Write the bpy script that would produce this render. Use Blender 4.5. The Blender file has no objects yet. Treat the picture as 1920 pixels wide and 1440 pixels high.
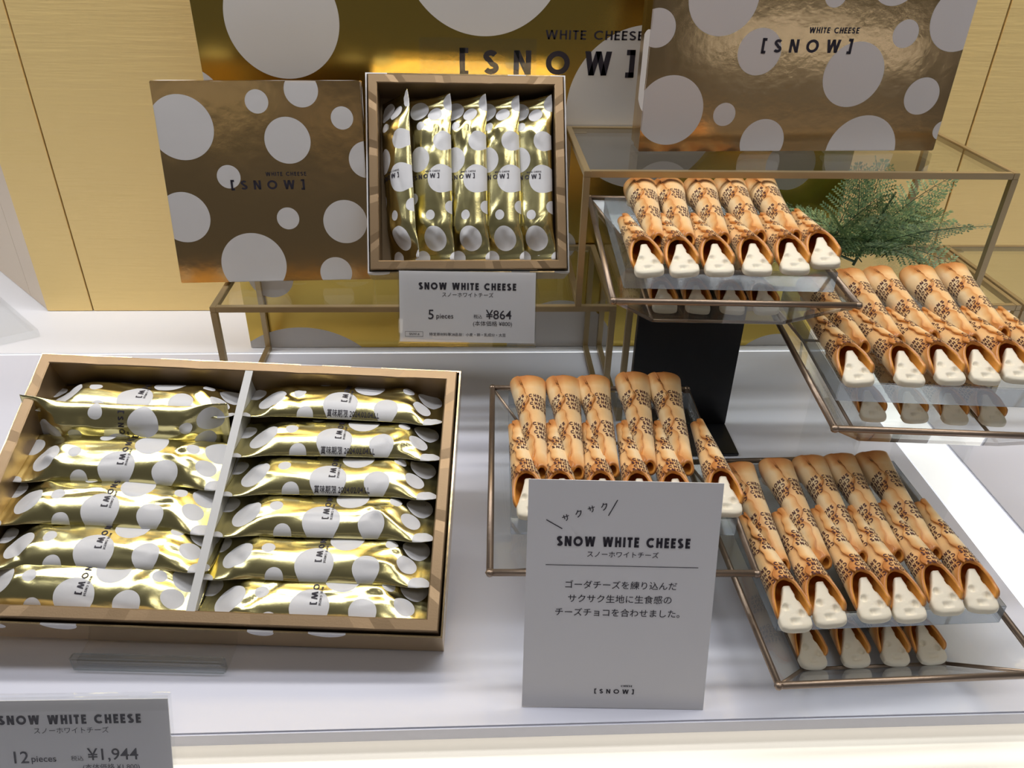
import bpy, math, random
from mathutils import Matrix, Vector
from math import sin, cos, pi, radians, sqrt

# ------------------------------------------------------------------ camera, world, light, exposure
S = bpy.context.scene
COL = S.collection
cd = bpy.data.cameras.new('camera'); cam = bpy.data.objects.new('camera', cd); COL.objects.link(cam)
p_, y_, r_ = .553384, .0533205, .0213072
F = Vector((sin(y_)*cos(p_), cos(y_)*cos(p_), -sin(p_))); R0 = Vector((cos(y_), -sin(y_), 0)); U0 = R0.cross(F)
R1 = R0*cos(r_)+U0*sin(r_); U1 = -R0*sin(r_)+U0*cos(r_)
M = Matrix((R1, U1, -F)).transposed().to_4x4(); M.translation = (0, 0, .42)
cam.matrix_world = M
cd.sensor_fit = 'HORIZONTAL'; cd.sensor_width = 36; cd.lens = 1477.5/1920*36; cd.clip_start = .01; cd.clip_end = 50
S.camera = cam
S.view_settings.view_transform = 'Standard'; S.view_settings.look = 'None'
S.view_settings.exposure = -.06; S.view_settings.gamma = 1; S.view_settings.use_curve_mapping = False
S.cycles.transparent_max_bounces = 32; S.cycles.max_bounces = 14; S.cycles.transmission_bounces = 12

w = bpy.data.worlds.new('World'); S.world = w; w.use_nodes = True
nt = w.node_tree; bg = nt.nodes['Background']
bg.inputs[0].default_value = (.082, .078, .076, 1); bg.inputs[1].default_value = 1.0

def area(name, loc, target, sx, sy, power, col=(1, 1, 1)):
    l = bpy.data.lights.new(name, 'AREA'); l.shape = 'RECTANGLE'; l.size = sx; l.size_y = sy; l.energy = power; l.color = col
    o = bpy.data.objects.new(name, l); COL.objects.link(o); o.location = loc
    o.rotation_euler = (Vector(target)-Vector(loc)).to_track_quat('-Z', 'Y').to_euler()
    return o
area('case_light', (-.1, .46, 1.05), (-.1, .47, 0), 2.6, .10, 7.8, (.95, .96, 1))
area('case_light', (-.1, .72, 1.05), (-.1, .78, 0), 2.6, .08, 12.5, (1, .98, .95))
area('front_fill_light', (.6, -.6, 1.9), (.1, .4, 0), .9, .4, 4.4, (1, .95, .88))  # unseen fill added to brighten the card faces turned to the camera

# unseen lights added behind the camera to put glints in the foil
area('foil_glint_light', (1.58, -2.0, -.05), (.27, .67, .30), .85, .035, .42, (.86, .9, 1))
area('foil_glint_light', (-.78, -2.0, .60), (-.18, .66, .2), .55, .06, .13, (1, .88, .68))
area('foil_glint_light', (-.25, -2.0, .50), (-.18, .66, .2), .25, .10, .04, (1, .75, .5))
area('foil_glint_light', (1.45, -2.0, -.42), (.27, .67, .30), 1.3, .10, .13, (1, .80, .58))
# ------------------------------------------------------------------ materials
MATS = {}
def pmat(name, col, rough=.5, metal=0., coat=0., emit=None, estr=0., spec=.5):
    m = bpy.data.materials.new(name); m.use_nodes = True; b = m.node_tree.nodes['Principled BSDF']
    b.inputs['Base Color'].default_value = (*col, 1); b.inputs['Roughness'].default_value = rough
    b.inputs['Metallic'].default_value = metal; b.inputs['Coat Weight'].default_value = coat
    b.inputs['Specular IOR Level'].default_value = spec
    if emit: b.inputs['Emission Color'].default_value = (*emit, 1); b.inputs['Emission Strength'].default_value = estr
    MATS[name] = m; return m
def nodes(m): return m.node_tree.nodes, m.node_tree.links, m.node_tree.nodes['Principled BSDF']
def bump(m, scale, strength, dist=.001, kind='noise', stretch=None, coord='Object', detail=3):
    N, L, b = nodes(m)
    tc = N.new('ShaderNodeTexCoord'); mp = N.new('ShaderNodeMapping')
    if stretch: mp.inputs['Scale'].default_value = stretch
    L.new(tc.outputs[coord], mp.inputs[0])
    t = N.new('ShaderNodeTexNoise'); t.inputs['Scale'].default_value = scale; t.inputs['Detail'].default_value = detail
    if kind == 'ridge':
        t.noise_type = 'RIDGED_MULTIFRACTAL'
    L.new(mp.outputs[0], t.inputs['Vector'])
    bu = N.new('ShaderNodeBump'); bu.inputs['Strength'].default_value = strength; bu.inputs['Distance'].default_value = dist
    L.new(t.outputs[0], bu.inputs['Height'])
    prev = b.inputs['Normal'].links
    if prev: L.new(prev[0].from_socket, bu.inputs['Normal'])
    L.new(bu.outputs[0], b.inputs['Normal'])
    return t
def dots(m, lst, col, rough=.45):
    """round printed spots: UVs are millimetres on the sheet"""
    N, L, b = nodes(m)
    uv = N.new('ShaderNodeTexCoord'); acc = None
    for (x, y, r) in lst:
        d = N.new('ShaderNodeVectorMath'); d.operation = 'DISTANCE'; L.new(uv.outputs['UV'], d.inputs[0]); d.inputs[1].default_value = (x, y, 0)
        c = N.new('ShaderNodeMath'); c.operation = 'LESS_THAN'; L.new(d.outputs['Value'], c.inputs[0]); c.inputs[1].default_value = r
        if acc is None: acc = c.outputs[0]
        else:
            mx = N.new('ShaderNodeMath'); mx.operation = 'MAXIMUM'; L.new(acc, mx.inputs[0]); L.new(c.outputs[0], mx.inputs[1]); acc = mx.outputs[0]
    def mix(sock, a, bb):
        n = N.new('ShaderNodeMix'); n.data_type = 'FLOAT'; n.inputs[2].default_value = a; n.inputs[3].default_value = bb
        L.new(acc, n.inputs[0]); L.new(n.outputs[0], b.inputs[sock])
    mc = N.new('ShaderNodeMix'); mc.data_type = 'RGBA'; L.new(acc, mc.inputs[0])
    mc.inputs[6].default_value = b.inputs['Base Color'].default_value; mc.inputs[7].default_value = (*col, 1); L.new(mc.outputs[2], b.inputs['Base Color'])
    mix('Metallic', b.inputs['Metallic'].default_value, 0.); mix('Roughness', b.inputs['Roughness'].default_value, rough)
    return m
def clear(name, tint=(.96, .975, .97), ior=1.45, gloss=1.0, rough=.0):
    m = bpy.data.materials.new(name); m.use_nodes = True; N = m.node_tree.nodes; L = m.node_tree.links; N.clear()
    o = N.new('ShaderNodeOutputMaterial'); t = N.new('ShaderNodeBsdfTransparent'); t.inputs[0].default_value = (*tint, 1)
    g = N.new('ShaderNodeBsdfGlossy'); g.inputs[0].default_value = (gloss, gloss, gloss, 1); g.inputs['Roughness'].default_value = rough
    mx = N.new('ShaderNodeMixShader'); F0 = ((ior-1)/(ior+1))**2   # Schlick reflectance, the same from both sides
    ge = N.new('ShaderNodeNewGeometry'); dt = N.new('ShaderNodeVectorMath'); dt.operation = 'DOT_PRODUCT'; L.new(ge.outputs['Normal'], dt.inputs[0]); L.new(ge.outputs['Incoming'], dt.inputs[1])
    ab = N.new('ShaderNodeMath'); ab.operation = 'ABSOLUTE'; L.new(dt.outputs['Value'], ab.inputs[0])
    sb = N.new('ShaderNodeMath'); sb.operation = 'SUBTRACT'; sb.inputs[0].default_value = 1; L.new(ab.outputs[0], sb.inputs[1]); sb.use_clamp = True
    pw = N.new('ShaderNodeMath'); pw.operation = 'POWER'; L.new(sb.outputs[0], pw.inputs[0]); pw.inputs[1].default_value = 5
    ma = N.new('ShaderNodeMath'); ma.operation = 'MULTIPLY_ADD'; L.new(pw.outputs[0], ma.inputs[0]); ma.inputs[1].default_value = 1-F0; ma.inputs[2].default_value = F0
    L.new(ma.outputs[0], mx.inputs[0]); L.new(t.outputs[0], mx.inputs[1]); L.new(g.outputs[0], mx.inputs[2]); L.new(mx.outputs[0], o.inputs[0])
    MATS[name] = m; return m

white_top = pmat('white_acrylic', (.665, .675, .765), .28, coat=.2)
bump(white_top, 9, .02, .002)
deck = pmat('deck_white', (.80, .81, .86), .4)
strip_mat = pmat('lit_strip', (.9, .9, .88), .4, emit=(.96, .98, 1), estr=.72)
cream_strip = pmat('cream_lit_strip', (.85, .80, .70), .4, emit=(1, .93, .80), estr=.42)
gold_wall = pmat('brushed_gold', (.93, .69, .29), .42, metal=.35)
bump(gold_wall, 220, .9, .0008, stretch=(.06, 1, 1.0))
side_wall = pmat('satin_cream_panel', (.80, .66, .50), .4, metal=.2)
joint = pmat('dark_joint', (.06, .05, .04), .7)
board_gold = pmat('board_gold_foil', (.60, .43, .10), .24, metal=1)
foil = pmat('box_gold_foil', (.66, .47, .24), .17, metal=1)
bump(foil, 14, .22, .004); bump(foil, 160, .10, .0006)
foil_plain = pmat('plain_gold_foil', (.68, .50, .28), .24, metal=1)
bronze = pmat('bronze_card', (.27, .185, .105), .42, metal=.75); bump(bronze, 900, .12, .0004)
dark_in = pmat('box_inside', (.20, .145, .085), .5, metal=.5)
black_gap = pmat('black_card', (.015, .013, .012), .5)
ink = pmat('black_ink', (.018, .014, .025), .55)
print_ink = pmat('brown_print', (.055, .012, .02), .5)
paper = pmat('white_card_stock', (.70, .69, .71), .7)
frame_mat = pmat('champagne_metal', (.44, .34, .19), .38, metal=.75)
tray_metal = pmat('aged_brass', (.27, .205, .155), .38, metal=.8); bump(tray_metal, 300, .3, .0005)
black_stand = pmat('black_lacquer', (.010, .010, .012), .32)
glass = clear('clear_glass')
acr = clear('clear_acrylic', (.97, .975, .975), 1.48)
slabm = clear('slab_face', (.93, .945, .95), 1.52)
def edge_mat(name, tint, dif, kd, kg):
    m = bpy.data.materials.new(name); m.use_nodes = True; N = m.node_tree.nodes; L = m.node_tree.links; N.clear()
    o = N.new('ShaderNodeOutputMaterial'); t = N.new('ShaderNodeBsdfTransparent'); t.inputs[0].default_value = (*tint, 1)
    d = N.new('ShaderNodeBsdfDiffuse'); d.inputs[0].default_value = (*dif, 1); g = N.new('ShaderNodeBsdfGlossy'); g.inputs['Roughness'].default_value = .08
    g.inputs[0].default_value = (.8, .85, .9, 1)
    a = N.new('ShaderNodeMixShader'); a.inputs[0].default_value = kd; L.new(t.outputs[0], a.inputs[1]); L.new(d.outputs[0], a.inputs[2])
    b = N.new('ShaderNodeMixShader'); b.inputs[0].default_value = kg; L.new(a.outputs[0], b.inputs[1]); L.new(g.outputs[0], b.inputs[2]); L.new(b.outputs[0], o.inputs[0]); return m
slab_edge = edge_mat('slab_edge', (.70, .73, .76), (.50, .54, .58), .38, .22)
edge_acr = clear('acrylic_edge', (.86, .88, .88), 1.7)
divider_mat = pmat('white_divider', (.5, .5, .5), .4)
cheese_mat = pmat('white_cheese_chocolate', (.72, .66, .53), .5)
cheese_mat.node_tree.nodes['Principled BSDF'].inputs['Subsurface Weight'].default_value = .12
cheese_mat.node_tree.nodes['Principled BSDF'].inputs['Subsurface Radius'].default_value = (.004, .003, .002)
bump(cheese_mat, 500, .12, .0004)

# pouch foil
WH = (.60, .60, .62)
PD = [(-12.8, 61.5, 9), (3, 56.7, 6.5), (-9.6, 45.7, 4.2), (11.6, 31.3, 8.8), (-12.3, 16, 11.2), (9.8, -2.2, 12.6), (-1, -33.8, 4.4), (2, -53.9, 10.3),
      (-12, -70, 7), (17, 66, 7), (19, -27, 6), (-19, -18, 5), (19, -71, 5)]
pouch_foil = pmat('pouch_gold_foil', (.72, .65, .32), .24, metal=1)
bump(pouch_foil, 60, .22, .004, 'ridge', detail=2); bump(pouch_foil, 350, .10, .0006)
dots(pouch_foil, PD, WH, .38)
dots(board_gold, [(-166.8, 326.5, 49.5), (-262.9, 249.5, 38.4), (9.2, 385.3, 70.7), (159.4, 252, 74), (308.9, 201.4, 24.5), (-187.8, -71.4, 96), (91.6, -2, 58), (-210.7, 83, 23), (86.5, 118, 16), (335, -36.4, 51), (-30, 200, 30), (250, 330, 40)], (.62, .60, .575), .5)
dots(foil, [(-64.0, 47.7, 26.0), (-1.0, 68.0, 9.4), (35.6, 77.1, 13.8), (20.8, 37.1, 18.9), (67.2, 54.9, 9.2), (-31.0, 7.8, 9.7), (-72.4, -25.9, 21.5), (14.6, -28.0, 9.5), (63.4, -31.6, 18.9), (-18.9, -68.2, 28), (52.0, -76.9, 14), (85.7, 21.0, 15.3)], (.60, .58, .57), .5)
foil_big = pmat('large_box_gold_foil', (.60, .42, .22), .15, metal=1)
bump(foil_big, 12, .14, .004); bump(foil_big, 140, .12, .0006)
dots(foil_big, [(-125.6, 96.5, 14.4), (-75.7, 118.9, 27.9), (-40.3, 79.5, 17.8), (-107.9, 33.7, 27.9), (-61.3, 30.7, 9.4), (-24.9, 8.0, 19), (42.5, 62.3, 25.5), (78.2, 93.8, 10.6), (121, 105.5, 25), (106.3, 45.6, 15.0), (64.2, -1, 31), (133, 17.4, 8), (13.6, 121.0, 8.6), (60.3, 133, 19), (-60, 190, 22), (40, 195, 20), (0, 160, 9), (105, 180, 15)], (.60, .565, .555), .5)
foil_side = pmat('side_gold_foil', (.68, .50, .27), .2, metal=1)
bump(foil_side, 30, .3, .002)
dots(foil_side, [(-120+k*41, (k*7) % 23-10, 6+(k*5) % 9) for k in range(7)] , (.62, .61, .62), .5)

# biscuit: 'bake' attribute drives cream to brown
biscuit = pmat('baked_biscuit', (.9, .68, .38), .42, coat=.12)
N, L, b = nodes(biscuit)
at = N.new('ShaderNodeAttribute'); at.attribute_name = 'bake'
tc = N.new('ShaderNodeTexCoord'); nz = N.new('ShaderNodeTexNoise'); nz.inputs['Scale'].default_value = 90; nz.inputs['Detail'].default_value = 4
L.new(tc.outputs['Object'], nz.inputs['Vector'])
ad = N.new('ShaderNodeMath'); ad.operation = 'MULTIPLY_ADD'; L.new(nz.outputs[0], ad.inputs[0]); ad.inputs[1].default_value = .30; L.new(at.outputs['Fac'], ad.inputs[2])
hv = N.new('ShaderNodeMath'); hv.operation = 'MULTIPLY'; L.new(ad.outputs[0], hv.inputs[0]); hv.inputs[1].default_value = .5; ad = hv
cr = N.new('ShaderNodeValToRGB'); L.new(ad.outputs[0], cr.inputs[0])
e = cr.color_ramp.elements; e[0].position = .06; e[0].color = (.82, .64, .39, 1); e[1].position = .86; e[1].color = (.78, .34, .06, 1)
for p, c in ((.20, (.76, .48, .22)), (.36, (.62, .29, .09)), (.52, (.46, .17, .04)), (.62, (.46, .17, .04))):
    x = e.new(p); x.color = (*c, 1)
L.new(cr.outputs[0], b.inputs['Base Color'])
bump(biscuit, 420, .12, .0004)
leaf_mat = pmat('fern_leaf', (.055, .17, .075), .5); N, L, b = nodes(leaf_mat)
oi = N.new('ShaderNodeNewGeometry'); cr = N.new('ShaderNodeValToRGB'); L.new(oi.outputs['Random Per Island'], cr.inputs[0])
e = cr.color_ramp.elements; e[0].color = (.13, .23, .11, 1); e[1].color = (.46, .55, .24, 1); x = e.new(.5); x.color = (.24, .36, .17, 1)
L.new(cr.outputs[0], b.inputs['Base Color'])
stem_mat = pmat('fern_stem', (.06, .10, .05), .6)

# ------------------------------------------------------------------ helpers
class MB:
    def __init__(s): s.v = []; s.f = []; s.uv = {}
    def add(s, vs, fs):
        o = len(s.v); s.v += [tuple(q) for q in vs]; s.f += [tuple(i+o for i in f) for f in fs]; return s
    def box(s, a, b, bev=0):
        (x0, y0, z0), (x1, y1, z1) = a, b
        if not bev:
            return s.add([(x0, y0, z0), (x1, y0, z0), (x1, y1, z0), (x0, y1, z0), (x0, y0, z1), (x1, y0, z1), (x1, y1, z1), (x0, y1, z1)],
                         [(0, 3, 2, 1), (4, 5, 6, 7), (0, 1, 5, 4), (1, 2, 6, 5), (2, 3, 7, 6), (3, 0, 4, 7)])
        import bmesh
        bm = bmesh.new(); bmesh.ops.create_cube(bm, size=1)
        for q in bm.verts: q.co = Vector(((x0+x1)/2+q.co.x*(x1-x0), (y0+y1)/2+q.co.y*(y1-y0), (z0+z1)/2+q.co.z*(z1-z0)))
        bmesh.ops.bevel(bm, geom=list(bm.edges), offset=bev, segments=2, affect='EDGES')
        s.add([q.co[:] for q in bm.verts], [[q.index for q in f.verts] for f in bm.faces]) if not bm.verts.index_update() else 0
        bm.free(); return s
    def tube(s, a, b, r, n=8, r2=None):
        a = Vector(a); b = Vector(b); d = (b-a).normalized(); u = d.orthogonal().normalized(); w_ = d.cross(u); r2 = r if r2 is None else r2
        vs = [a+(u*cos(2*pi*i/n)+w_*sin(2*pi*i/n))*r for i in range(n)]+[b+(u*cos(2*pi*i/n)+w_*sin(2*pi*i/n))*r2 for i in range(n)]
        return s.add(vs, [(i, (i+1) % n, n+(i+1) % n, n+i) for i in range(n)]+[tuple(range(n))[::-1], tuple(range(n, 2*n))])
    def ball(s, c, r, n=8):
        c = Vector(c); vs = []; fs = []
        for i in range(1, n//2):
            for j in range(n): a_ = pi*i/(n//2); vs.append(c+Vector((sin(a_)*cos(2*pi*j/n), sin(a_)*sin(2*pi*j/n), cos(a_)))*r)
        k = n//2-1
        for i in range(k-1):
            for j in range(n): fs.append((i*n+j, (i+1)*n+j, (i+1)*n+(j+1) % n, i*n+(j+1) % n))
        fs.append(tuple(range(n))); fs.append(tuple(range((k-1)*n, k*n))[::-1]); return s.add(vs, fs)
    def prism(s, poly, z0, z1):
        n = len(poly); return s.add([(x, y, z0) for x, y in poly]+[(x, y, z1) for x, y in poly],
                                    [tuple(range(n))[::-1], tuple(range(n, 2*n))]+[(i, (i+1) % n, n+(i+1) % n, n+i) for i in range(n)])
def mesh(name, mb, mat, smooth=False, uvmode=None):
    me = bpy.data.meshes.new(name); me.from_pydata(mb.v, [], mb.f); me.materials.append(mat); me.update()
    if uvmode:
        uv = me.uv_layers.new(name='UVMap').data
        for p in me.polygons:
            n = p.normal; ax = max(range(3), key=lambda i: abs(n[i]))
            for li in p.loop_indices:
                c = me.vertices[me.loops[li].vertex_index].co*1000
                uv[li].uv = (c.x, c.y) if ax == 2 else ((c.y, c.z) if ax == 0 else (c.x, c.z))
                if uvmode == 'side': uv[li].uv = (c.x, c.z) if ax != 0 else (c.y, c.z)
    if smooth:
        for p in me.polygons: p.use_smooth = True
    return me
def link(name, me, parent=None, label=None, cat=None, group=None, kind=None):
    o = bpy.data.objects.new(name, me); COL.objects.link(o)
    if parent is not None: o.parent = parent
    if label: o['label'] = label
    if cat: o['category'] = cat
    if group: o['group'] = group
    if kind: o['kind'] = kind
    return o
def part(name, mb, mat, parent, smooth=False, uvmode=None, label=None):
    return link(name, mesh(name, mb, mat, smooth, uvmode), parent, label)
def posemat(q):
    return Matrix.Translation(q[:3]) @ Matrix.Rotation(q[3], 4, 'Z') @ Matrix.Rotation(q[4], 4, 'X') @ Matrix.Rotation(q[5] if len(q) > 5 else 0, 4, 'Y')
def thing(name, label, cat, mat4=None, group=None):
    o = link(name, None, None, label, cat, group)
    if mat4 is not None: o.matrix_world = mat4
    return o
def B(a, b, bev=0): return MB().box(a, b, bev)

# ---- stroke lettering (geometric sans), cap height 1
def arc(cx, cy, rx, ry, a0, a1, n=14): return [(cx+rx*cos(radians(a0+(a1-a0)*i/n)), cy+ry*sin(radians(a0+(a1-a0)*i/n))) for i in range(n+1)]
def glyph(ch, t):
    h = t/2
    if ch == 'S': return [arc(.31, .74, .31-h, .26-h, 25, 245, 9)+arc(.31, .27, .33-h, .27-h, 75, -155, 10)], .64
    if ch == 'O': return [arc(.5, .5, .5-h, .5-h, 0, 360, 22)], 1.0
    if ch == 'C': return [arc(.5, .5, .5-h, .5-h, 48, 312, 18)], .86
    if ch == 'N': return [[(h, 0), (h, 1)], ('P', h*1.1, 1, .72-h*1.1, 0), [(.72-h, 0), (.72-h, 1)]], .72
    if ch == 'W':
        g = h*1.08; return [('P', g, 1, .30, 0), ('P', .30, 0, .56, 1), ('P', .56, 1, .82, 0), ('P', .82, 0, 1.12-g, 1)], 1.12
    if ch == 'H': return [[(h, 0), (h, 1)], [(.66-h, 0), (.66-h, 1)], [(h, .52), (.66-h, .52)]], .66
    if ch == 'I': return [[(h, 0), (h, 1)]], t
    if ch == 'T': return [[(.27, 0), (.27, 1)], [(0, 1-h), (.54, 1-h)]], .54
    if ch == 'E': return [[(h, 0), (h, 1)], [(0, 1-h), (.5, 1-h)], [(0, .52), (.46, .52)], [(0, h), (.5, h)]], .5
    if ch == '[': return [[(h, -.08), (h, 1.08)], [(0, 1.08-h), (.36, 1.08-h)], [(0, -.08+h), (.36, -.08+h)]], .36
    if ch == ']': return [[(.36-h, -.08), (.36-h, 1.08)], [(0, 1.08-h), (.36, 1.08-h)], [(0, -.08+h), (.36, -.08+h)]], .36
    if ch == '-': return [[(.06, .5), (.5, .5)]], .56
    if ch == '/': return [[(0, 0), (.35, 1)]], .4
    return [], .38
def stroke(pl, t, sub=0):
    """ribbon along a polyline with mitred joints -> verts, quads"""
    if pl[0] == 'P':   # slanted bar cut level at both ends
        _, x0, y0, x1, y1 = pl; g = t*.54; n = 1 if not sub else max(1, int(1/sub)); vs = []
        for k in range(n+1):
            f = k/n; x = x0+(x1-x0)*f; y = y0+(y1-y0)*f; vs += [(x-g, y), (x+g, y)]
        return vs, [(2*i, 2*i+1, 2*i+3, 2*i+2) for i in range(n)]
    if sub:
        q = [pl[0]]
        for a, b_ in zip(pl, pl[1:]):
            n = max(1, int(math.dist(a, b_)/sub+.5))
            q += [(a[0]+(b_[0]-a[0])*k/n, a[1]+(b_[1]-a[1])*k/n) for k in range(1, n+1)]
        pl = q
    vs = []; closed = math.dist(pl[0], pl[-1]) < 1e-6 and len(pl) > 3
    for i, p in enumerate(pl):
        a = pl[i-1] if i else (pl[-2] if closed else None); c = pl[i+1] if i < len(pl)-1 else (pl[1] if closed else None)
        d1 = Vector((p[0]-a[0], p[1]-a[1])).normalized() if a else None; d2 = Vector((c[0]-p[0], c[1]-p[1])).normalized() if c else None
        d1 = d1 or d2; d2 = d2 or d1; m = d1+d2
        if m.length < .1: m = d1
        m.normalize(); k = 1/max(.35, m.dot(d1)); n = Vector((-m.y, m.x))*t/2*k
        vs += [(p[0]+n.x, p[1]+n.y), (p[0]-n.x, p[1]-n.y)]
    return vs, [(2*i, 2*i+1, 2*i+3, 2*i+2) for i in range(len(pl)-1)]
def word(s, t=.2, track=.16, sub=0):
    """returns flat verts, faces, width (cap height 1, baseline 0)"""
    x = 0; V = []; Fa = []
    for ch in s:
        ls, wd = glyph(ch, t)
        for pl in ls:
            vs, fs = stroke(pl, t, sub); o = len(V); V += [(a+x, b_) for a, b_ in vs]; Fa += [tuple(i+o for i in f) for f in fs]
        x += wd+track
    return V, Fa, x-track
def put(mb, V, Fa, wd, cx, cy, width=None, height=None, z=.0002, hh=None):
    """scale mm: centred on (cx, cy) mm; hh = cap height mm"""
    sx = width/wd; sy = (hh if hh else sx)
    mb.add([((cx+(a-wd/2)*sx)/1000, (cy+(b_-.5)*sy)/1000, z) for a, b_ in V], Fa); return mb
def logo(mb, cx, cy, width, hh, track=.5, t=.17, text='[SNOW]', z=.0002):
    # bracketed logo: brackets get their own gap
    V, Fa, wd = word(text, t, track); return put(mb, V, Fa, wd, cx, cy, width, None, z, hh)
def font(mb, s, cx, cy, width, bold=0, rot=0, z=.0002):
    c = bpy.data.curves.new('t', 'FONT'); c.body = s; c.offset = bold; c.resolution_u = 3
    o = bpy.data.objects.new('t', c); COL.objects.link(o); bpy.context.view_layer.update()
    m = bpy.data.meshes.new_from_object(o.evaluated_get(bpy.context.evaluated_depsgraph_get()))
    bpy.data.objects.remove(o)
    if not m.vertices: return mb
    xs = [v.co.x for v in m.vertices]; ys = [v.co.y for v in m.vertices]; k = width/(max(xs)-min(xs)); mx = (max(xs)+min(xs))/2; my = (max(ys)+min(ys))/2
    cr, sr = cos(rot), sin(rot); out = []
    for v in m.vertices:
        a = (v.co.x-mx)*k; b_ = (v.co.y-my)*k; out.append(((cx+a*cr-b_*sr)/1000, (cy+a*sr+b_*cr)/1000, z))
    fs = [tuple(p.vertices) for p in m.polygons]; mb.add(out, fs); bpy.data.meshes.remove(m); return mb

# ------------------------------------------------------------------ setting
fl = link('floor', mesh('floor', B((-1.6, .748, -.06), (1.2, 1.6, -.0005)), deck), kind='structure', label='white display deck behind and beside the platform')
part('deck_panel', B((.432, -.1, -.05), (1.2, .848, 0), .001), white_top, fl)
part('deck_panel', B((-1.6, .20, -.06), (.3865, .2555, -.018), .001), white_top, fl)
part('deck_panel', B((-1.6, -.1, -.06), (.3865, .199, -.022), .001), white_top, fl)
pf = thing('display_platform', 'glossy white raised platform carrying the boxes and trays', 'platform')
part('platform_top', B((-1.6, .2915, -.012), (.386, .7445, 0), .0012), white_top, pf)
part('platform_core', B((-1.6, .315, -.05), (.37, .73, -.012)), deck, pf)
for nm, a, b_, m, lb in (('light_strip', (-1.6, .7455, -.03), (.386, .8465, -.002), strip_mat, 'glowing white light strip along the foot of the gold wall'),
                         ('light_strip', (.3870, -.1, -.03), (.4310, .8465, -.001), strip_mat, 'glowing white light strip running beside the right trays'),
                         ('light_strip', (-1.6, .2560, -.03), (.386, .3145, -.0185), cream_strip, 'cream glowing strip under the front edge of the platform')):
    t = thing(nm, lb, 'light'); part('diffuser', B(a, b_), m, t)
wb = link('wall_back', mesh('wall_back', B((-.497, .851, -.05), (1.4, .88, 1.0)), joint), kind='structure', label='brushed gold back wall of the showcase')
for a, b_ in (((-.4985, .8477, 0), (-.4472, .853, .9)), ((-.4456, .8477, 0), (.5350, .853, .9)), ((.5370, .8477, .0795), (1.4, .853, .9)), ((.5370, .8477, 0), (1.4, .853, .0780))):
    part('wall_panel', B(a, b_, .0004), gold_wall, wb)
wl = link('wall_left', mesh('wall_left', B((0, 0, -.05), (1.2, .02, .9)), joint), kind='structure', label='cream side return left of the gold wall')
wl.matrix_world = Matrix.Translation((-.4833, .8654, 0)) @ Matrix.Rotation(radians(134.3), 4, 'Z')
for a, b_ in (((.0, .0185, 0), (.0515, .022, .9)), ((.0525, .0185, 0), (.35, .022, .9)), ((.351, .0185, 0), (1.2, .022, .9))):
    part('wall_panel', B(a, b_), side_wall, wl)

# dotted board
t = thing('dotted_board', 'tall gold board with large white spots standing behind the boxes', 'sign', Matrix.Translation((0, .757, 0)) @ Matrix.Rotation(pi/2, 4, 'X'))
part('panel', B((-.2428, .0003, -.005), (.3692, .56, 0)), board_gold, t, uvmode='f')
mb = MB(); V, Fa, wd = word('WHITE CHEESE', .17, .17); put(mb, V, Fa, wd, 107.6, 316.6, 87.9, hh=7.6)
logo(mb, 66.4, 293, 158.7, 20.5, .62, .22)
part('lettering', mb, ink, t)

# ------------------------------------------------------------------ display frames
def frame(x0, x1, y0, y1, z0, z1, label, tab=True):
    t = thing('display_rack', label, 'shelf', Matrix.Translation(((x0+x1)/2, (y0+y1)/2, z0)), 'metal display racks with glass tops')
    hx = (x1-x0)/2; hy = (y1-y0)/2; h = z1-z0; w_ = .0052
    for sx in (-1, 1):
        for sy in (-1, 1):
            a = (sx*hx, sy*hy); b_ = (sx*(hx-w_), sy*(hy-w_))
            part('leg', B((min(a[0], b_[0]), min(a[1], b_[1]), 0), (max(a[0], b_[0]), max(a[1], b_[1]), h-w_)), frame_mat, t)
        xs = sorted((sx*hx, sx*(hx-w_)))
        part('side_rail', B((xs[0], -hy, h-w_), (xs[1], hy, h), .0004), frame_mat, t)
        part('foot_rail', B((xs[0], -hy+w_, 0), (xs[1], hy-w_, w_)), frame_mat, t)
        ys = sorted((sx*hy, sx*(hy-w_)))
        part('long_rail', B((-hx+w_, ys[0], h-w_), (hx-w_, ys[1], h), .0004), frame_mat, t)
    part('glass_top', B((-hx+w_, -hy+w_, h-.0042), (hx-w_, hy-w_, h-.0008)), glass, t)
    for sx in (-1, 1):
        for sy in (-1, 1):
            x = sx*(hx-w_-.008); y = sy*(hy-w_-.0015)
            part('bracket', B((x-.006, y-.0015, h-w_), (x+.006, y+.0015, h-.0043)), frame_mat, t)
    return t
frame(-.2255, .1221, .6115, .7550, 0, .1200, 'low gold metal rack with glass top under the two small gift boxes')
frame(.1320, .4845, .6115, .7550, 0, .1200, 'low gold metal rack with glass top behind the upper right tray')
frame(.0860, .4400, .6118, .7560, .1203, .2378, 'upper gold metal rack with glass top carrying the large gift box')
frame(.4870, .8400, .6115, .7550, 0, .1200, 'low gold metal rack continuing past the right edge')

# ------------------------------------------------------------------ gift boxes
# closed square box
t = thing('gift_box', 'closed square gold gift box with white spots, leaning beside the open small box', 'box', posemat((-.1774, .6704, .2062, .0417, 1.411, .0133)))
h = .0838
part('lid', B((-h, -h, -.022), (h, h, 0), .0006), foil, t, uvmode='f')
part('box_base', B((-h+.0012, -h+.0012, -.032), (h-.0012, h-.0012, -.0222), .0005), foil_side, t, uvmode='side')
mb = MB(); V, Fa, wd = word('WHITE CHEESE', .2, .2); put(mb, V, Fa, wd, 16.7, 9.8, 33.9, hh=3.3); logo(mb, .7, .8, 61.6, 7.6, .62, .21)
part('lettering', mb, ink, t)
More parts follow.
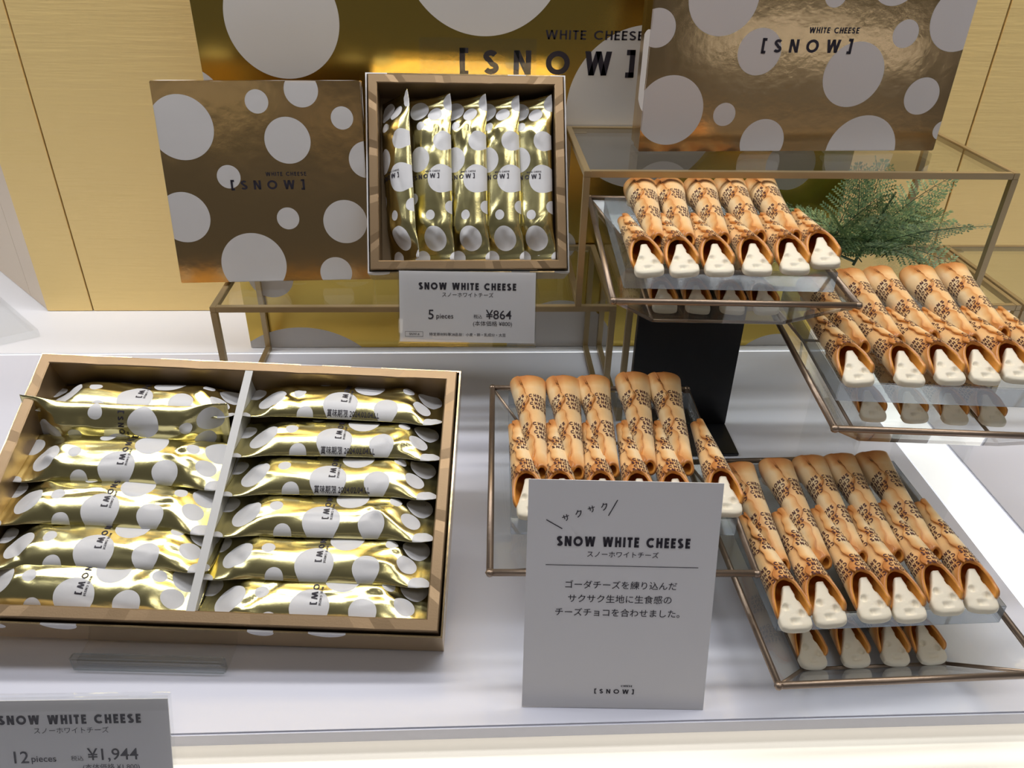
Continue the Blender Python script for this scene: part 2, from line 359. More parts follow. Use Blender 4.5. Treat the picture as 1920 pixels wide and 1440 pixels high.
# big box
t = thing('gift_box', 'large gold gift box with white spots standing on the upper glass shelf', 'box', posemat((.26957, .67175, .2382, .0369, pi/2, 0)))
part('lid', B((-.131, 0, -.020), (.131, .212, 0), .0007), foil_big, t, uvmode='f')
part('box_base', B((-.1298, .0008, -.036), (.1298, .2112, -.0202), .0005), foil_side, t, uvmode='side')
mb = MB(); V, Fa, wd = word('WHITE CHEESE', .2, .2); put(mb, V, Fa, wd, 18.2, 95.9, 41.1, hh=4.4); logo(mb, -1.7, 84.1, 75.1, 10, .62, .21)
part('lettering', mb, ink, t)

def open_box(label, q, W, D, dep, rim, gap, flapin=.0):
    t = thing('open_gift_box', label, 'box', posemat(q))
    hx, hy = W/2, D/2; th = .0012
    mb = MB()  # outer lid the tray sits in
    mb.box((-hx, -hy, -dep), (hx, hy, -dep+th))
    for a, b_ in (((-hx, -hy, -dep+th), (-hx+th, hy, -.004)), ((hx-th, -hy, -dep+th), (hx, hy, -.004)), ((-hx+th, -hy, -dep+th), (hx-th, -hy+th, -.004)), ((-hx+th, hy-th, -dep+th), (hx-th, hy, -.004))): mb.box(a, b_)
    part('outer_lid', mb, foil_side, t, uvmode='side')
    ix, iy = hx-th-gap, hy-th-gap; z0 = -dep+th+.0003
    part('gap_liner', B((-ix-.0006, -iy-.0006, z0), (ix+.0006, iy+.0006, z0+.0006)), black_gap, t)
    part('tray_floor', B((-ix+rim, -iy+rim, z0+.0007), (ix-rim, iy-rim, z0+.002)), dark_in, t)
    # folded walls with mitred corners and small notches on top
    def wall(p0, p1, q1, q0, name='tray_wall'):
        m = MB(); n = 24; vs = []
        for k in range(n+1):
            f = k/n
            o = Vector(p0).lerp(Vector(p1), f); i = Vector(q0).lerp(Vector(q1), f); dz = -.0007 if k % 6 == 3 else 0
            vs += [(o.x, o.y, z0+.0007), (o.x, o.y, -.0006+dz), (o.x*.92+i.x*.08, o.y*.92+i.y*.08, dz), (o.x*.1+i.x*.9, o.y*.1+i.y*.9, dz), (i.x, i.y, -.0006+dz), (i.x, i.y, z0+.0007)]
        fs = [(6*k+j, 6*k+6+j, 6*k+7+j, 6*k+1+j) for k in range(n) for j in range(5)]+[(6*k+5, 6*k+11, 6*k+6, 6*k) for k in range(n)]
        fs += [(0, 1, 2, 3, 4, 5), tuple(6*n+j for j in range(5, -1, -1))]
        m.add(vs, fs); part(name, m, bronze, t)
    O = [(-ix, -iy, 0), (ix, -iy, 0), (ix, iy, 0), (-ix, iy, 0)]; I = [(-ix+rim, -iy+rim, 0), (ix-rim, -iy+rim, 0), (ix-rim, iy-rim, 0), (-ix+rim, iy-rim, 0)]
    for k in range(4): wall(O[k], O[(k+1) % 4], I[(k+1) % 4], I[k])
    return t
QB = (-.0058, .6720, .2190, .0192, .9826, .0194)
QX = (-.1728, .4284, .0800, -.0591, .4457, .0335)
open_box('open square gift box holding five gold pouches, on the low glass shelf', QB, .1732, .1732, .038, .0078, .0012)
big = open_box('open wide bronze-rimmed gift box of gold pouches at the front left', QX, .3127, .1988, .036, .0078, .0016)
part('divider', MB().box((-.0022, -.0905, -.030), (-.0008, .0905, -.001)).box((-.0026, -.0905, -.001), (.0030, .0905, -.0002)), divider_mat, big, label='white plastic divider')

# ------------------------------------------------------------------ pouches
def make_pouch(seed, T=.0090, date=False, W_=.0410):
    rnd = random.Random(seed); L_ = .147; NY, NX = 84, 26
    cr = []
    for end in (1, -1):
        for k in range(7):
            x = rnd.uniform(-.016, .016); y = end*(L_/2-rnd.uniform(.010, .040)); a = rnd.uniform(-.9, .9)+(pi/2)
            cr.append((x, y, cos(a), sin(a), rnd.uniform(.0006, .0017)*rnd.choice((1, -1, 1)), rnd.uniform(.0025, .006), rnd.uniform(.010, .022)))
    for k in range(6):
        cr.append((rnd.uniform(-.014, .016), rnd.uniform(-.045, .045), rnd.uniform(-.25, .25), 1, rnd.uniform(.0003, .0008)*rnd.choice((1, -1)), rnd.uniform(.002, .004), rnd.uniform(.02, .05)))
    tip = rnd.uniform(.002, .006); bend = rnd.uniform(-.0015, .0015); off = rnd.uniform(-.2, .2)
    def half(y):
        d = L_/2-abs(y); p = max(0, min(1, (d-.007)/.026)); p = p*p*(3-2*p); return p, W_/2*(1-.09*p)
    def top(x, y):
        p, hw = half(y); s = max(0, 1-abs(x/hw)**2.2)**.62
        z = T*p*s*(1+.06*sin(y*90+seed))
        for (cx, cy, dx, dy, A, wd, ln) in cr:
            rx, ry = x-cx, y-cy; n = sqrt(dx*dx+dy*dy); along = (rx*dx+ry*dy)/n; dist = abs(rx*dy-ry*dx)/n
            if dist < wd and abs(along) < ln: z += A*(1-dist/wd)*(1-(along/ln)**2)*min(1, p*1.6+.1)*(s**.5)
        d = L_/2-abs(y)
        if d < .009: z += .0005*sin(y*2500)*.4
        return z
    def warp(x, y, z):
        d = L_/2-abs(y); k = max(0, 1-d/.022)
        z2 = z+(tip*k*k*max(0, (x/.019))**1.5 if y > 0 else tip*.5*k*k*max(0, x/.019))-.0025*k
        return (x+bend*cos(y*18), y, z2)
    vs = []; uv = []
    for side in (0, 1):
        for i in range(NY+1):
            a = i/NY; y = -L_/2+L_*a
            for j in range(NX+1):
                p, hw = half(y); x = hw*(2*j/NX-1); hwf = W_/2*(2*j/NX-1)
                t_ = top(x, y); z = t_ if side == 0 else -.35*t_ - .0003
                vs.append(warp(x, y, z)); uv.append((hwf*1000-2.5, y*1000) if side == 0 else (-hwf*1000, y*1000+20))
    n1 = (NY+1)*(NX+1); fs = []; q = lambda s, i, j: s*n1+i*(NX+1)+j
    for i in range(NY):
        for j in range(NX):
            fs.append((q(0, i, j), q(0, i, j+1), q(0, i+1, j+1), q(0, i+1, j))); fs.append((q(1, i, j), q(1, i+1, j), q(1, i+1, j+1), q(1, i, j+1)))
    for i in range(NY): fs.append((q(0, i, 0), q(0, i+1, 0), q(1, i+1, 0), q(1, i, 0))); fs.append((q(0, i, NX), q(1, i, NX), q(1, i+1, NX), q(0, i+1, NX)))
    for j in range(NX): fs.append((q(0, 0, j), q(1, 0, j), q(1, 0, j+1), q(0, 0, j+1))); fs.append((q(0, NY, j), q(0, NY, j+1), q(1, NY, j+1), q(1, NY, j)))
    me = bpy.data.meshes.new('pouch'); me.from_pydata(vs, [], fs); me.materials.append(pouch_foil)
    ul = me.uv_layers.new(name='UVMap').data
    for l in me.loops: ul[l.index].uv = uv[l.vertex_index]
    for p in me.polygons: p.use_smooth = True
    # print follows the foil
    mb = MB(); V, Fa, wd = word('[SNOW]', .2, .42, .25); k = 27/wd
    mb.add([(-17+a*k, b_*4.0-1.8) for a, b_ in V], Fa)
    V, Fa, wd = word('WHITE CHEESE', .19, .22, .5); k = 13/wd
    mb.add([(-2.4+a*k, b_*1.4+3.6) for a, b_ in V], Fa)
    if date:
        m2 = font(MB(), '賞味期限 2024.02.04.LL', 0, 0, 38, .006, pi/2)
        mb.add([(a*1000+17.6, b_*1000+8) for a, b_, _ in m2.v], m2.f)
    out = []
    for (a, b_) in mb.v:
        x, y = a/1000, b_/1000; p, hw = half(y); xs = max(-hw*.985, min(hw*.985, x))
        o = warp(xs, y, top(xs, y)+.00025); out.append(o)
    m2 = MB(); m2.v = out; m2.f = mb.f
    return me, mesh('pouch_lettering', m2, ink)
variants = {}
def pouch(q, lx, ly, lz, rotz, tau, seed, label, group, date=False, T=.0090, sc=1, wd=.0410):
    key = (seed, date, T)
    if key not in variants: variants[key] = make_pouch(seed, T, date, wd)
    a, b_ = variants[key]
    o = link('cookie_pouch', a, None, label, 'pouch', group)
    o.matrix_world = posemat(q) @ Matrix.Translation((lx, ly, lz)) @ Matrix.Rotation(rotz, 4, 'Z') @ Matrix.Rotation(-tau, 4, 'Y') @ Matrix.Scale(sc, 4)
    link('pouch_lettering', b_, o)
    return o
ORD = ['first', 'second', 'third', 'fourth', 'fifth', 'sixth']
for k, (x, rz, tau, seed) in enumerate(((-.0600, .045, 50, 1), (-.0325, 0, 20, 2), (-.0015, 0, 21, 3), (.0275, .01, 19, 4), (.0565, 0, 20, 5))):
    pouch(QB, x, -.002, -.0165, rz, radians(tau), seed, '%s gold spotted pouch from the left inside the open square box' % ORD[k], 'pouches in the open square box', sc=.99)
LR = [(-.0760, .0700, 30, 11, 0), (-.0825, .0470, -62, 12, 1), (-.0740, .0185, 9, 13, 0), (-.0750, -.0145, 15, 14, 0), (-.0700, -.0440, 22, 15, 0), (-.0735, -.0700, 8, 16, 0)]
RR = [(.0722, .0735, 25, 21, 1), (.0722, .0420, 25, 22, 1), (.0722, .0125, 23, 23, 1), (.0722, -.0165, 21, 24, 0), (.0725, -.0460, 21, 25, 0), (.0735, -.0755, 18, 26, 0)]
rowname = ['back', 'second', 'third', 'fourth', 'fifth', 'front']
for side, rows in (('left', LR), ('right', RR)):
    for k, (x, y, tau, seed, dt) in enumerate(rows):
        nm = '%s gold pouch of the %s column in the wide open box' % ({0: 'rearmost', 5: 'frontmost'}.get(k, ORD[k]), side)
        if k not in (0, 5): nm = nm.replace(' in the wide open box', ' in the wide box, from the back')
        if dt: nm += ', date stamped'
        pouch(QX, x, y, -.0155 if k else -.017, -pi/2+random.Random(seed).uniform(-.02, .02)+(-.05 if (side == 'left' and k == 5) else 0), radians(tau), seed, nm, 'pouches in the wide open box', bool(dt), .0098, wd=.0430)

# ------------------------------------------------------------------ cookies
LB = .090
def rad(y): return .0052+.0058*max(0, 1-y/LB)**1.05
def make_cookie(kind):
    """origin on the surface below the mouth; mouth towards -y, tail at +y"""
    tot = 2*pi+radians(62); t0 = radians(124 if kind == 'front' else 76); NT, NS = 64, 64
    def surf(t, y, off=0.):
        r = rad(y)+.0016*(1-min(1, t/radians(105)))**1.5
        if t > 2*pi: r -= .0004
        if kind == 'back': r += .0009*max(0, (.024-y)/.034)**1.3*(1+.5*cos(2*(t0-t)))
        r += off; f = t0-t; cz = rad(y)+.0002
        return (r*cos(f), y, cz+r*sin(f)), f
    def ends(t):
        f = t0-t; s = sin(f)
        if kind == 'front': y0 = .019*max(0, s)**1.3+.0015*sin(3*f); y0 -= .002*max(0, cos(f))
        else: y0 = -.006-.005*abs(cos(f*1.0))**2+.010*max(0, 1-t/radians(14))+(.008*max(0, -s))
        y1 = LB-.0015+.0016*sin(2*f+1)-.003*max(0, 1-t/radians(30))
        return y0, y1
    def tstart(y):
        e_ = .11*sin(y*260)+.08*sin(y*470+1)
        return radians(9)+e_*(.6+.006/rad(y))
    vs = []; bake = []
    for layer, off in ((0, 0), (1, -.0019)):
        for i in range(NT+1):
            for j in range(NS+1):
                tb = tot*i/NT; y0, y1 = ends(tb); y = y0+(y1-y0)*j/NS
                tt = tstart(max(0, y)); t_ = tt+(tot-tt)*(i/NT)**1.15
                p, f = surf(t_, max(y, -.012) if y > 0 else y, off if 0 < i < NT else off*.6)
                vs.append(p)
                dl = (t_-tt)*rad(max(0, y)); dm = y-y0; dt_ = y1-y
                bk = .62*max(0, 1-dl/.0050)+.62*max(0, 1-dm/.013)+.55*max(0, 1-dt_/.012)
                bk += .25*max(0, sin(y*210+2))*max(0, 1-dl/.009)
                if t_ > radians(300): bk += .35*max(0, (t_-radians(300))/radians(60))
                if layer: bk = 2.0
                bake.append(2 if bk > 1.5 else min(1, bk))
    n1 = (NT+1)*(NS+1); q = lambda l, i, j: l*n1+i*(NS+1)+j; fs = []
    for i in range(NT):
        for j in range(NS):
            fs.append((q(0, i, j), q(0, i, j+1), q(0, i+1, j+1), q(0, i+1, j))); fs.append((q(1, i, j), q(1, i+1, j), q(1, i+1, j+1), q(1, i, j+1)))
        fs.append((q(0, i, 0), q(0, i+1, 0), q(1, i+1, 0), q(1, i, 0))); fs.append((q(0, i, NS), q(1, i, NS), q(1, i+1, NS), q(0, i+1, NS)))
    for j in range(NS):
        fs.append((q(0, 0, j), q(1, 0, j), q(1, 0, j+1), q(0, 0, j+1))); fs.append((q(0, NT, j), q(0, NT, j+1), q(1, NT, j+1), q(1, NT, j)))
    me = bpy.data.meshes.new('biscuit'); me.from_pydata(vs, [], fs); me.materials.append(biscuit)
    for p in me.polygons: p.use_smooth = True
    a = me.attributes.new('bake', 'FLOAT', 'POINT'); a.data.foreach_set('value', bake)
    # printed film: rows of lettering round the biscuit, tops to the mouth left of the seam, tops to the tail right of it
    mb = MB()
    rows = ['CHEESE-SNOW', 'SNOW-CHEESE', 'CHEESE-SNOW', 'SNOW-CHEESE']
    def along(txt, y, flip, phase):
        V, Fa, wd = word(txt, .20, .28, .4); k = .0028
        vs = []; ok = []
        for a_, b_ in V:
            s_ = a_*k+phase
            yy = y+(-b_ if flip else b_)*.0031
            # arc length measured from the seam
            if flip: f = t0-radians(3)+s_/rad(yy)      # left of the seam, reading towards the seam
            else: f = t0-radians(12)-s_/rad(yy)
            t_ = t0-f
            if t_ < 0: t_ += 2*pi
            lim = abs(f-t0)
            p, _ = surf(t_, yy, .00036); vs.append(p); ok.append(lim < radians(150))
        mb.add(vs, [f_ for f_ in Fa if all(ok[i] for i in f_)])
    for y0 in (.0155, .0455):
        for k in range(4):
            y = y0+k*.0043
            along(rows[k][::-1] if False else rows[k], y+.0031, True, .0008+.0012*(k % 2))
            along(rows[(k+1) % 4], y, False, .0004+.001*(k % 2))
    pr = mesh('film_print', mb, print_ink)
    # cheese wedge
    NB, NR = 46, 96; vs = []; top_w = .0100
    base_y = -.0105 if kind == 'front' else -.0085; apex_y = .0150
    holes = [(-.0042, .50, .0021, .0019), (.0046, .66, .0021, .0019), (-.0012, .83, .0022, .0020), (.0056, .28, .0024, .0040)]
    for i in range(NB+1):
        b_ = i/NB; y = apex_y+(base_y-apex_y)*b_; u_ = min(1, max(0, (b_-.04)/.66)); hw = .0026+.0072*u_**1.15
        if b_ > .78: hw *= 1-.24*((b_-.78)/.22)**2.6
        zt = .0158-.0098*b_; zb = max(.0012, zt-.0085); endk = 1
        if i == 0: endk = .55
        if i >= NB-4: endk = (1, .97, .92, .83, .68)[i-NB+4]
        zc = (zt+zb)/2; hz = (zt-zb)/2*endk
        for j in range(NR):
            a_ = 2*pi*j/NR; c_, s_ = cos(a_), sin(a_); e_ = 2/4.2
            x = hw*endk*math.copysign(abs(c_)**e_, c_); z = zc+hz*math.copysign(abs(s_)**e_, s_)
            if s_ > .05:
                for (hx, hb, hr, hd) in holes:
                    d = sqrt((x-hx)**2+((b_-hb)*(apex_y-base_y))**2)
                    if d < hr: z -= hd*(1-(d/hr)**2)**.6
            vs.append((x+.0008, y, z))
    fs = [(i*NR+j, i*NR+(j+1) % NR, (i+1)*NR+(j+1) % NR, (i+1)*NR+j) for i in range(NB) for j in range(NR)]+[tuple(range(NR))[::-1], tuple(range(NB*NR, (NB+1)*NR))]
    mb = MB(); mb.add(vs, fs)
    return me, pr, mesh('cheese_piece', mb, cheese_mat, smooth=True)
CK = {'front': make_cookie('front'), 'back': make_cookie('back')}
def cookie(kind, loc, rz, tilt, roll, label, group, sc=1):
    me, pr, ch = CK[kind]
    o = link('rolled_cookie', me, None, label, 'cookie', group)
    o.matrix_world = Matrix.Translation(loc) @ Matrix.Rotation(rz, 4, 'Z') @ Matrix.Rotation(tilt, 4, 'X') @ Matrix.Rotation(roll, 4, 'Y') @ Matrix.Scale(sc, 4)
    link('film_print', pr, o); link('cheese_piece', ch, o)
    return o

# ------------------------------------------------------------------ trays
RW, RD, H_, BW, BD, SW, SD, SZ, ST = .1631, .2117, .0313, .0950, .1428, .1461, .1505, .0123, .0150
TR = [((.1780, .5727, .1931, -.048), (.0013, -.005), 'on the upper left tray'),
      ((.0920, .4499, .0713, -.0286), (.0045, .0056), 'on the tray behind the info card'),
      ((.3168, .4993, .1374, -.084), (.0036, .0065), 'on the upper right tray'),
      ((.2528, .3962, .0353, .0209), (.0045, .0104), 'on the lower right tray')]
TL = ['brass-edged sloping glass tray held highest, on the black stand', 'brass-edged sloping glass tray behind the white info card',
      'brass-edged sloping glass tray raised at the right edge', 'brass-edged sloping glass tray lowest at the front right']
FR = [[(-.0635, 0, -.0583, -.099), (-.0355, .0016, -.0348, -.0979), (-.0114, .0053, -.0115, -.0959), (.0157, .0105, .0142, -.0938), (.0431, .012, .0404, -.0908), (.0744, .0262, .0648, -.0797)],
      [(-.064, .0221, -.0553, -.0738), (-.037, .0294, -.0344, -.0737), (-.0113, .0297, -.0098, -.0735), (.0153, .03, .0139, -.0733), (.0408, .0325, .039, -.0732), (.0711, .0343, .0689, -.0704)],
      [(-.0643, .0092, -.0604, -.0776), (-.0346, .0249, -.0269, -.0752), (-.0082, .0315, .0013, -.0712), (.0197, .0337, .0245, -.0695), (.0511, .0362, .047, -.0659), (.0805, .0385, .07, -.0643)],
      [(-.0655, .0201, -.0648, -.0802), (-.0394, .0224, -.0422, -.0776), (-.012, .0253, -.0134, -.0753), (.0121, .0295, .0081, -.0763), (.0379, .0296, .0345, -.0717), (.0671, .0308, .0563, -.071)]]
BK = [[(-.048, -.0568, -.0453, .0575), (-.0257, -.0577, -.0222, .0589), (-.0014, -.0544, .0026, .0619), (.0261, -.0499, .0282, .0679), (.053, -.0359, .0554, .0696)],
      [(-.0491, -.0364, -.0538, .0688), (-.0249, -.0362, -.0268, .0693), (-.001, -.0331, -.0029, .0712), (.0243, -.0299, .0291, .0757), (.0493, -.0314, .0522, .0753)],
      [(-.0471, -.0364, -.0541, .0614), (-.0198, -.0265, -.0227, .0744), (.0076, -.0181, .0033, .082), (.0329, -.0265, .0357, .0825), (.0618, -.0083, .0679, .0928)],
      [(-.0574, -.0313, -.0563, .0649), (-.0302, -.0297, -.0288, .0677), (-.0042, -.0264, -.0006, .0706), (.0205, -.026, .0231, .0717), (.0468, -.0257, .0501, .0733)]]
LW = [[-.0383, -.0144, .0109, .0364], [-.036, -.012, .012, .036], [-.0326, -.0029, .0246, .0507], [-.0426, -.0139, .0119, .0367]]
LY = [-.063, -.066, -.051, -.0712]
RN = random.Random(7)
def quadplate(mb, P, th):
    P = [Vector(p) for p in P]; n = (P[1]-P[0]).cross(P[3]-P[0]).normalized()*th
    return mb.add([tuple(p) for p in P]+[tuple(p+n) for p in P], [(3, 2, 1, 0), (4, 5, 6, 7), (0, 1, 5, 4), (1, 2, 6, 5), (2, 3, 7, 6), (3, 0, 4, 7)])
for ti, ((x, y, z, yaw), (ox, oy), where) in enumerate(TR):
    TM = Matrix.Translation((x, y, z)) @ Matrix.Rotation(yaw, 4, 'Z')
    t = thing('glass_tray', TL[ti], 'tray', TM, 'sloping glass trays with brass edges')
    r = [(-RW/2, -RD/2, 0), (RW/2, -RD/2, 0), (RW/2, RD/2, 0), (-RW/2, RD/2, 0)]; bs = [(-BW/2, -BD/2, -H_), (BW/2, -BD/2, -H_), (BW/2, BD/2, -H_), (-BW/2, BD/2, -H_)]
    for k in range(4):
        k2 = (k+1) % 4
        part('rim_rod', MB().tube(r[k], r[k2], .0022).ball(r[k], .0029), tray_metal, t, smooth=True)
        part('corner_rod', MB().tube(r[k], bs[k], .0013, 6), tray_metal, t, smooth=True)
        part('base_rod', MB().tube(bs[k], bs[k2], .0012, 6), tray_metal, t, smooth=True)
        mb = MB(); quadplate(mb, [bs[k], bs[k2], r[k2], r[k]], .0014); part('glass_side', mb, glass, t)
    part('glass_base', B((-BW/2, -BD/2, -H_-.0006), (BW/2, BD/2, -H_+.0010)), glass, t)
    s = thing('acrylic_slab', 'thick clear acrylic slab carrying the cookies '+where, 'block', TM @ Matrix.Translation((ox, oy, 0)), 'clear acrylic slabs under the cookies')
    so = part('slab', B((-SW/2, -SD/2, SZ-ST), (SW/2, SD/2, SZ), .0006), slabm, s); so.data.materials.append(slab_edge)
    for pg in so.data.polygons:
        if abs(pg.normal.z) < .9: pg.material_index = 1
    for k, (tx, ty, mx, my) in enumerate(FR[ti]):
        rz = math.atan2(-(tx-mx), (ty-my)); p = TM @ Vector((mx, my, SZ+.0003)); d = Vector((-sin(rz+yaw), cos(rz+yaw), 0)); L_ = math.hypot(tx-mx, ty-my)
        cookie('front', p+d*.0095, rz+yaw, RN.uniform(-.006, .004), RN.uniform(-.12, .12), '%s from left of the front-row cookies %s' % (ORD[k], where), 'front row of cookies '+where)
    for k, (tx, ty, mx, my) in enumerate(BK[ti]):
        rz = math.atan2(-(tx-mx), (ty-my)); L_ = math.hypot(tx-mx, ty-my); sc = min(1.08, max(.98, L_/.098))
        p = TM @ Vector((mx, my, SZ+.0006)); d = Vector((-sin(rz+yaw), cos(rz+yaw), 0))
        cookie('back', p+d*(.019 if ti == 0 else .0125), rz+yaw, radians(2.6), RN.uniform(-.12, .12), '%s from left of the cookies facing away %s' % (ORD[k], where), 'back row of cookies '+where, sc)
    for k, lx in enumerate(LW[ti]):
        p = TM @ Vector((lx, LY[ti], -H_+.0014))
        cookie('front', p+(TM.to_3x3() @ Vector((0, .006, 0))), yaw+RN.uniform(-.03, .03), 0, RN.uniform(-.1, .1), '%s from left of the cookies beneath the slab %s' % (ORD[k], where), 'cookies under the slab '+where, .92)

# black stand under the upper tray
t = thing('display_stand', 'black lacquered upright stand under the highest glass tray', 'stand', Matrix.Translation((.186, .60, 0)))
part('upright', B((-.046, .0, .003), (.047, .008, .1550), .0006), black_stand, t)
part('foot', B((-.046, -.046, 0), (.047, .008, .003), .0006), black_stand, t)
part('top_plate', B((-.040, -.058, .1552), (.040, .010, .1608), .0006), black_stand, t)
# clear risers
def riser(cx, cy, w_, d, h, yaw, label):
    t = thing('acrylic_riser', label, 'riser', Matrix.Translation((cx, cy, 0)) @ Matrix.Rotation(yaw, 4, 'Z')); k = .003
    part('riser_top', B((-w_/2, -d/2, h-k), (w_/2, d/2, h)), acr, t)
    for sx in (-1, 1):
        xs = sorted((sx*w_/2, sx*(w_/2-k))); part('riser_side', B((xs[0], -d/2, 0), (xs[1], d/2, h-k)), acr, t)
riser(.0940, .455, .085, .10, .0392, -.0286, 'clear acrylic riser under the tray behind the info card')
riser(.3250, .505, .085, .10, .1052, -.084, 'clear acrylic riser under the upper right tray')

# ------------------------------------------------------------------ cards
def SWC(mb, cx, cy, width, hh): V, Fa, wd = word('SNOW WHITE CHEESE', .25, .2); return put(mb, V, Fa, wd, cx, cy, width, hh=hh)
t = thing('info_card', 'white standing card with Japanese cookie description in front of the middle tray', 'card', posemat((.0831, .3242, .0704, -.0643, 1.2594, .0164)))
part('card_sheet', B((-.0553, -.0735, -.0006), (.0553, .0735, 0)), paper, t)
part('easel_back', MB().add([(-.02, -.068, -.0007), (.02, -.068, -.0007), (.02, .03, -.0007), (-.02, .03, -.0007), (-.02, -.0605, -.024), (.02, -.0605, -.024), (.02, -.058, -.024), (-.02, -.058, -.024)], [(3, 2, 6, 7), (0, 1, 5, 4), (1, 2, 6, 5), (0, 4, 7, 3), (4, 5, 6, 7), (0, 3, 2, 1)]), paper, t)
mb = MB(); SWC(mb, .4, 36.2, 77, 6.2); part('title_lettering', mb, ink, t)
mb = MB()
for ln in (((-44.6, 49.2), (-35.2, 43.8)), ((-9.2, 52.4), (-4.4, 62.2))): V, Fa = stroke(list(ln), .55); mb.add([(a/1000, b_/1000, .0002) for a, b_ in V], Fa)
for ch, cx, cy in (('サ', -33.4, 50.6), ('ク', -26.2, 53.4), ('サ', -19.0, 56.2), ('ク', -11.8, 58.0)): font(mb, ch, cx, cy, 4.1, .012, radians(20))
part('slogan_lettering', mb, ink, t)
mb = MB(); font(mb, 'スノーホワイトチーズ', .5, 28.5, 41.4, .004); V, Fa = stroke([(-44, 21.1), (44.8, 21.1)], .4); mb.add([(a/1000, b_/1000, .0002) for a, b_ in V], Fa)
font(mb, 'ゴーダチーズを練り込んだ', .6, 9, 65.3, .003); font(mb, 'サクサク生地に生食感の', .3, 0, 60.9, .003); font(mb, 'チーズチョコを合わせました。', -.6, -8.9, 73.5, .003)
part('text_lettering', mb, ink, t)
mb = MB(); logo(mb, .3, -61.8, 24, 3.0, .55, .2); V, Fa, wd = word('CHEESE', .24, .2); put(mb, V, Fa, wd, 7.6, -58, 6.8, hh=1.2); part('logo_lettering', mb, ink, t)

def price(q, label, num, pr, base, extra, holder_label, sc=1):
    t = thing('price_card', label, 'price tag', posemat(q) @ Matrix.Scale(sc, 4))
    part('card_sheet', B((-.0562, -.0294, -.0006), (.0562, .0294, 0)), paper, t)
    mb = MB(); SWC(mb, 0, 17.4, 80.4, 5.8); part('title_lettering', mb, ink, t)
    mb = MB(); font(mb, 'スノーホワイトチーズ', .3, 10.6, 42.3); font(mb, '税込', 8.7 if extra else 2, -7.4, 7.1); font(mb, '(本体価格 %s)' % base, 21, -13.5, 32.4)
    part('caption_lettering', mb, ink, t)
    mb = MB(); font(mb, num, -30.2 if len(num) == 1 else -29.6, -6.2, 4.5 if len(num) == 1 else 8.4, .006); font(mb, 'pieces', -18.7 if len(num) == 1 else -17, -8.1, 14.0, .006)
    font(mb, pr, 26.0 if extra else 22.5, -5.6, 21.3 if extra else 29, .006); part('price_lettering', mb, ink, t)
    if extra:
        mb = MB(); font(mb, 'SNW-6', -44.2, -22.8, 8.5); font(mb, '特定原材料等28品目：小麦・卵・乳成分・大豆', .2, -22.8, 63.7, .004)
        for a, b_ in (((-51.7, -24.9), (-37, -24.9)), ((-51.7, -20.7), (-37, -20.7)), ((-51.7, -24.9), (-51.7, -20.7)), ((-37, -24.9), (-37, -20.7))):
            V, Fa = stroke([a, b_], .22); mb.add([(x/1000, y/1000, .0002) for x, y in V], Fa)
        part('small_print', mb, ink, t)
    h_ = thing('card_holder', holder_label, 'card holder', posemat(q) @ Matrix.Scale(sc, 4))
    part('front_plate', B((-.0572, -.0312, .0010), (.0572, .0322, .0022)), acr, h_)
    part('back_plate', B((-.0572, -.0312, -.0030), (.0572, .0322, -.0012)), acr, h_)
    part('bottom_fold', B((-.0572, -.0330, -.0030), (.0572, -.0313, .0022)), edge_acr, h_)
    return h_
hh_ = price((-.0069, .59, .1299, -.0377, 1.2397, -.002), 'small white price card reading 5 pieces, hanging below the open square box', '5', '¥864', '¥800', True, 'clear acrylic holder gripping the small price card below the square box')
part('hook_tab', B((-.03, .018, -.0205), (.03, .0195, -.0031)), acr, hh_)
hq = price((-.2182, .2675, .0270, -.0081, 1.1919, -.0047), 'white price card reading 12 pieces, low at the front left corner', '12', '¥1,944', '¥1,800', False, 'clear acrylic holder around the price card at the front left corner', .93)
part('foot_plate', B((-.0572, -.0500, -.024), (.0572, -.0482, -.0031)), acr, hq)

# acrylic easel, wedge and loose sheet
t = thing('acrylic_easel', 'clear acrylic easel rising behind the open square box', 'stand')
part('back_plate', B((-.0485, .7532, .1205), (.0560, .7552, .3135), .0004), acr, t)
part('foot_plate', B((-.0485, .6250, .1202), (.0560, .7530, .1240), .0004), acr, t)
t = thing('acrylic_wedge', 'clear acrylic wedge propping up the wide open box', 'stand', Matrix.Translation((-.215, .43, 0)) @ Matrix.Rotation(-.0591, 4, 'Z'))
part('front_lip', B((-.035, -.094, 0), (.062, -.088, .0115), .0012), edge_acr, t)
part('base_plate', B((-.035, -.088, 0), (.062, .08, .0025), .0004), acr, t)
for sx in (-.035, .059):
    part('side_plate', MB().add([(sx+a, yy, zz) for a in (0, .003) for yy, zz in ((-.06, .0026), (.07, .0026), (.07, .068))], [(0, 2, 1), (3, 4, 5), (0, 1, 4, 3), (1, 2, 5, 4), (2, 0, 3, 5)]), acr, t)
t = thing('acrylic_sheet', 'corner of a thick clear acrylic sheet lying at the left edge', 'sheet')
part('sheet', MB().prism([(-.478, .785), (-.62, .93), (-.80, .86), (-.56, .735)], .0002, .0085), acr, t)

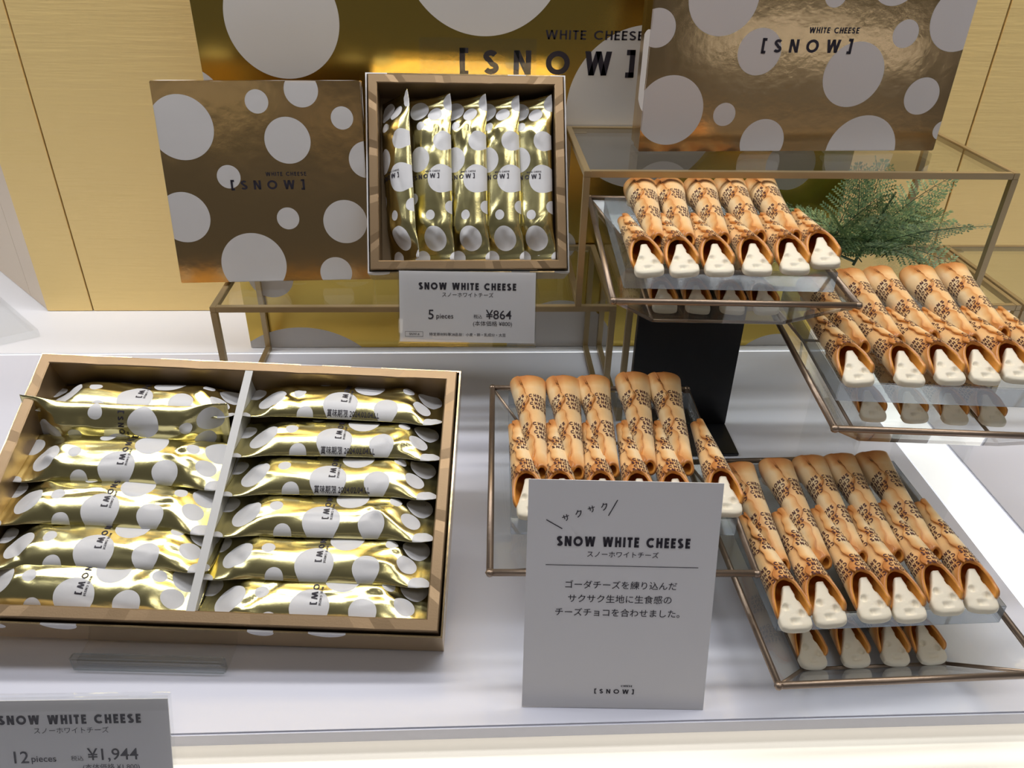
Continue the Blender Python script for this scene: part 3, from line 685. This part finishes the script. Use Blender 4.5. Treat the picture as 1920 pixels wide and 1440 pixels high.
# ------------------------------------------------------------------ fern
FB = Vector((.368, .700, .1205)); fr = random.Random(5)
t = thing('fern', 'green artificial fern sprig lying on the shelf behind the trays', 'plant', Matrix.Translation(FB))
specs = []
for k in range(34):
    a = fr.uniform(0, 2*pi); el = fr.uniform(.05, 1.0); L_ = fr.uniform(.065, .115)
    if cos(a) < -.2: L_ *= 1.05; el *= .6
    if cos(a) > .4: L_ *= .8
    specs.append((a, el, L_))
specs += [(radians(60), 1.15, .115), (radians(20), .9, .11), (radians(100), 1.25, .10), (radians(-5), .55, .10), (radians(178), .30, .12), (radians(165), .45, .115), (radians(200), .2, .11)]
mbst = MB(); mbst.tube((0, 0, 0), (.012, .004, .035), .0014, 6).tube((.012, .004, .035), (.028, .01, .07), .0010, 6).tube((0, 0, .004), (-.04, .0, .02), .0014, 6).tube((.01, 0, .02), (.045, .012, .05), .0009, 6)
part('main_stem', mbst, stem_mat, t)
for (a, el, L_) in specs:
    mb = MB(); st = MB(); d = Vector((cos(a)*cos(el), sin(a)*cos(el)*.45, sin(el)*.85)).normalized(); side = d.cross(Vector((0, 0, 1))).normalized()
    base = Vector((fr.uniform(-.03, .03), fr.uniform(-.008, .008), fr.uniform(0.004, .03)))
    droop = fr.uniform(.15, .5); npn = 9; prev = None; roll_ = fr.uniform(-.8, .8)
    up = side.cross(d).normalized(); side = (side*cos(roll_)+up*sin(roll_)).normalized()
    for i in range(npn+1):
        f = i/npn; p = base+d*L_*f-Vector((0, 0, 1))*droop*L_*f*f*.7
        if p.z < .004: p.z = .004+fr.uniform(0, .002)
        if prev is not None: st.tube(prev, p, .0006*(1-f*.6), 4)
        prev = p
        if i == 0: continue
        pl_ = .026*(1-f)**.7*(.35+.65*min(1, f*3))+.004
        for sg in (-1, 1):
            pd = (side*sg+d*.55-Vector((0, 0, 1))*.12).normalized(); m = max(3, int(pl_/.0024)); ln = (d-pd*d.dot(pd)).normalized()
            e0 = p+pd*pl_; st.add([p+ln*.00025, p-ln*.00025, e0], [(0, 1, 2)])
            for j in range(1, m+1):
                c_ = p+pd*pl_*j/m; lw = .0046*(1-.5*j/m)+.0008
                for s2 in (-1, 1):
                    tip = c_+(ln*s2+pd*.5).normalized()*lw+up*fr.uniform(-.0005, .0005); wv = pd*.0013
                    mid = c_+(tip-c_)*.55; mb.add([c_-wv*.3, mid-wv, tip, mid+wv], [(0, 1, 2, 3)])
    fo = part('frond', mb, leaf_mat, t); part('frond_stem', st, stem_mat, fo)
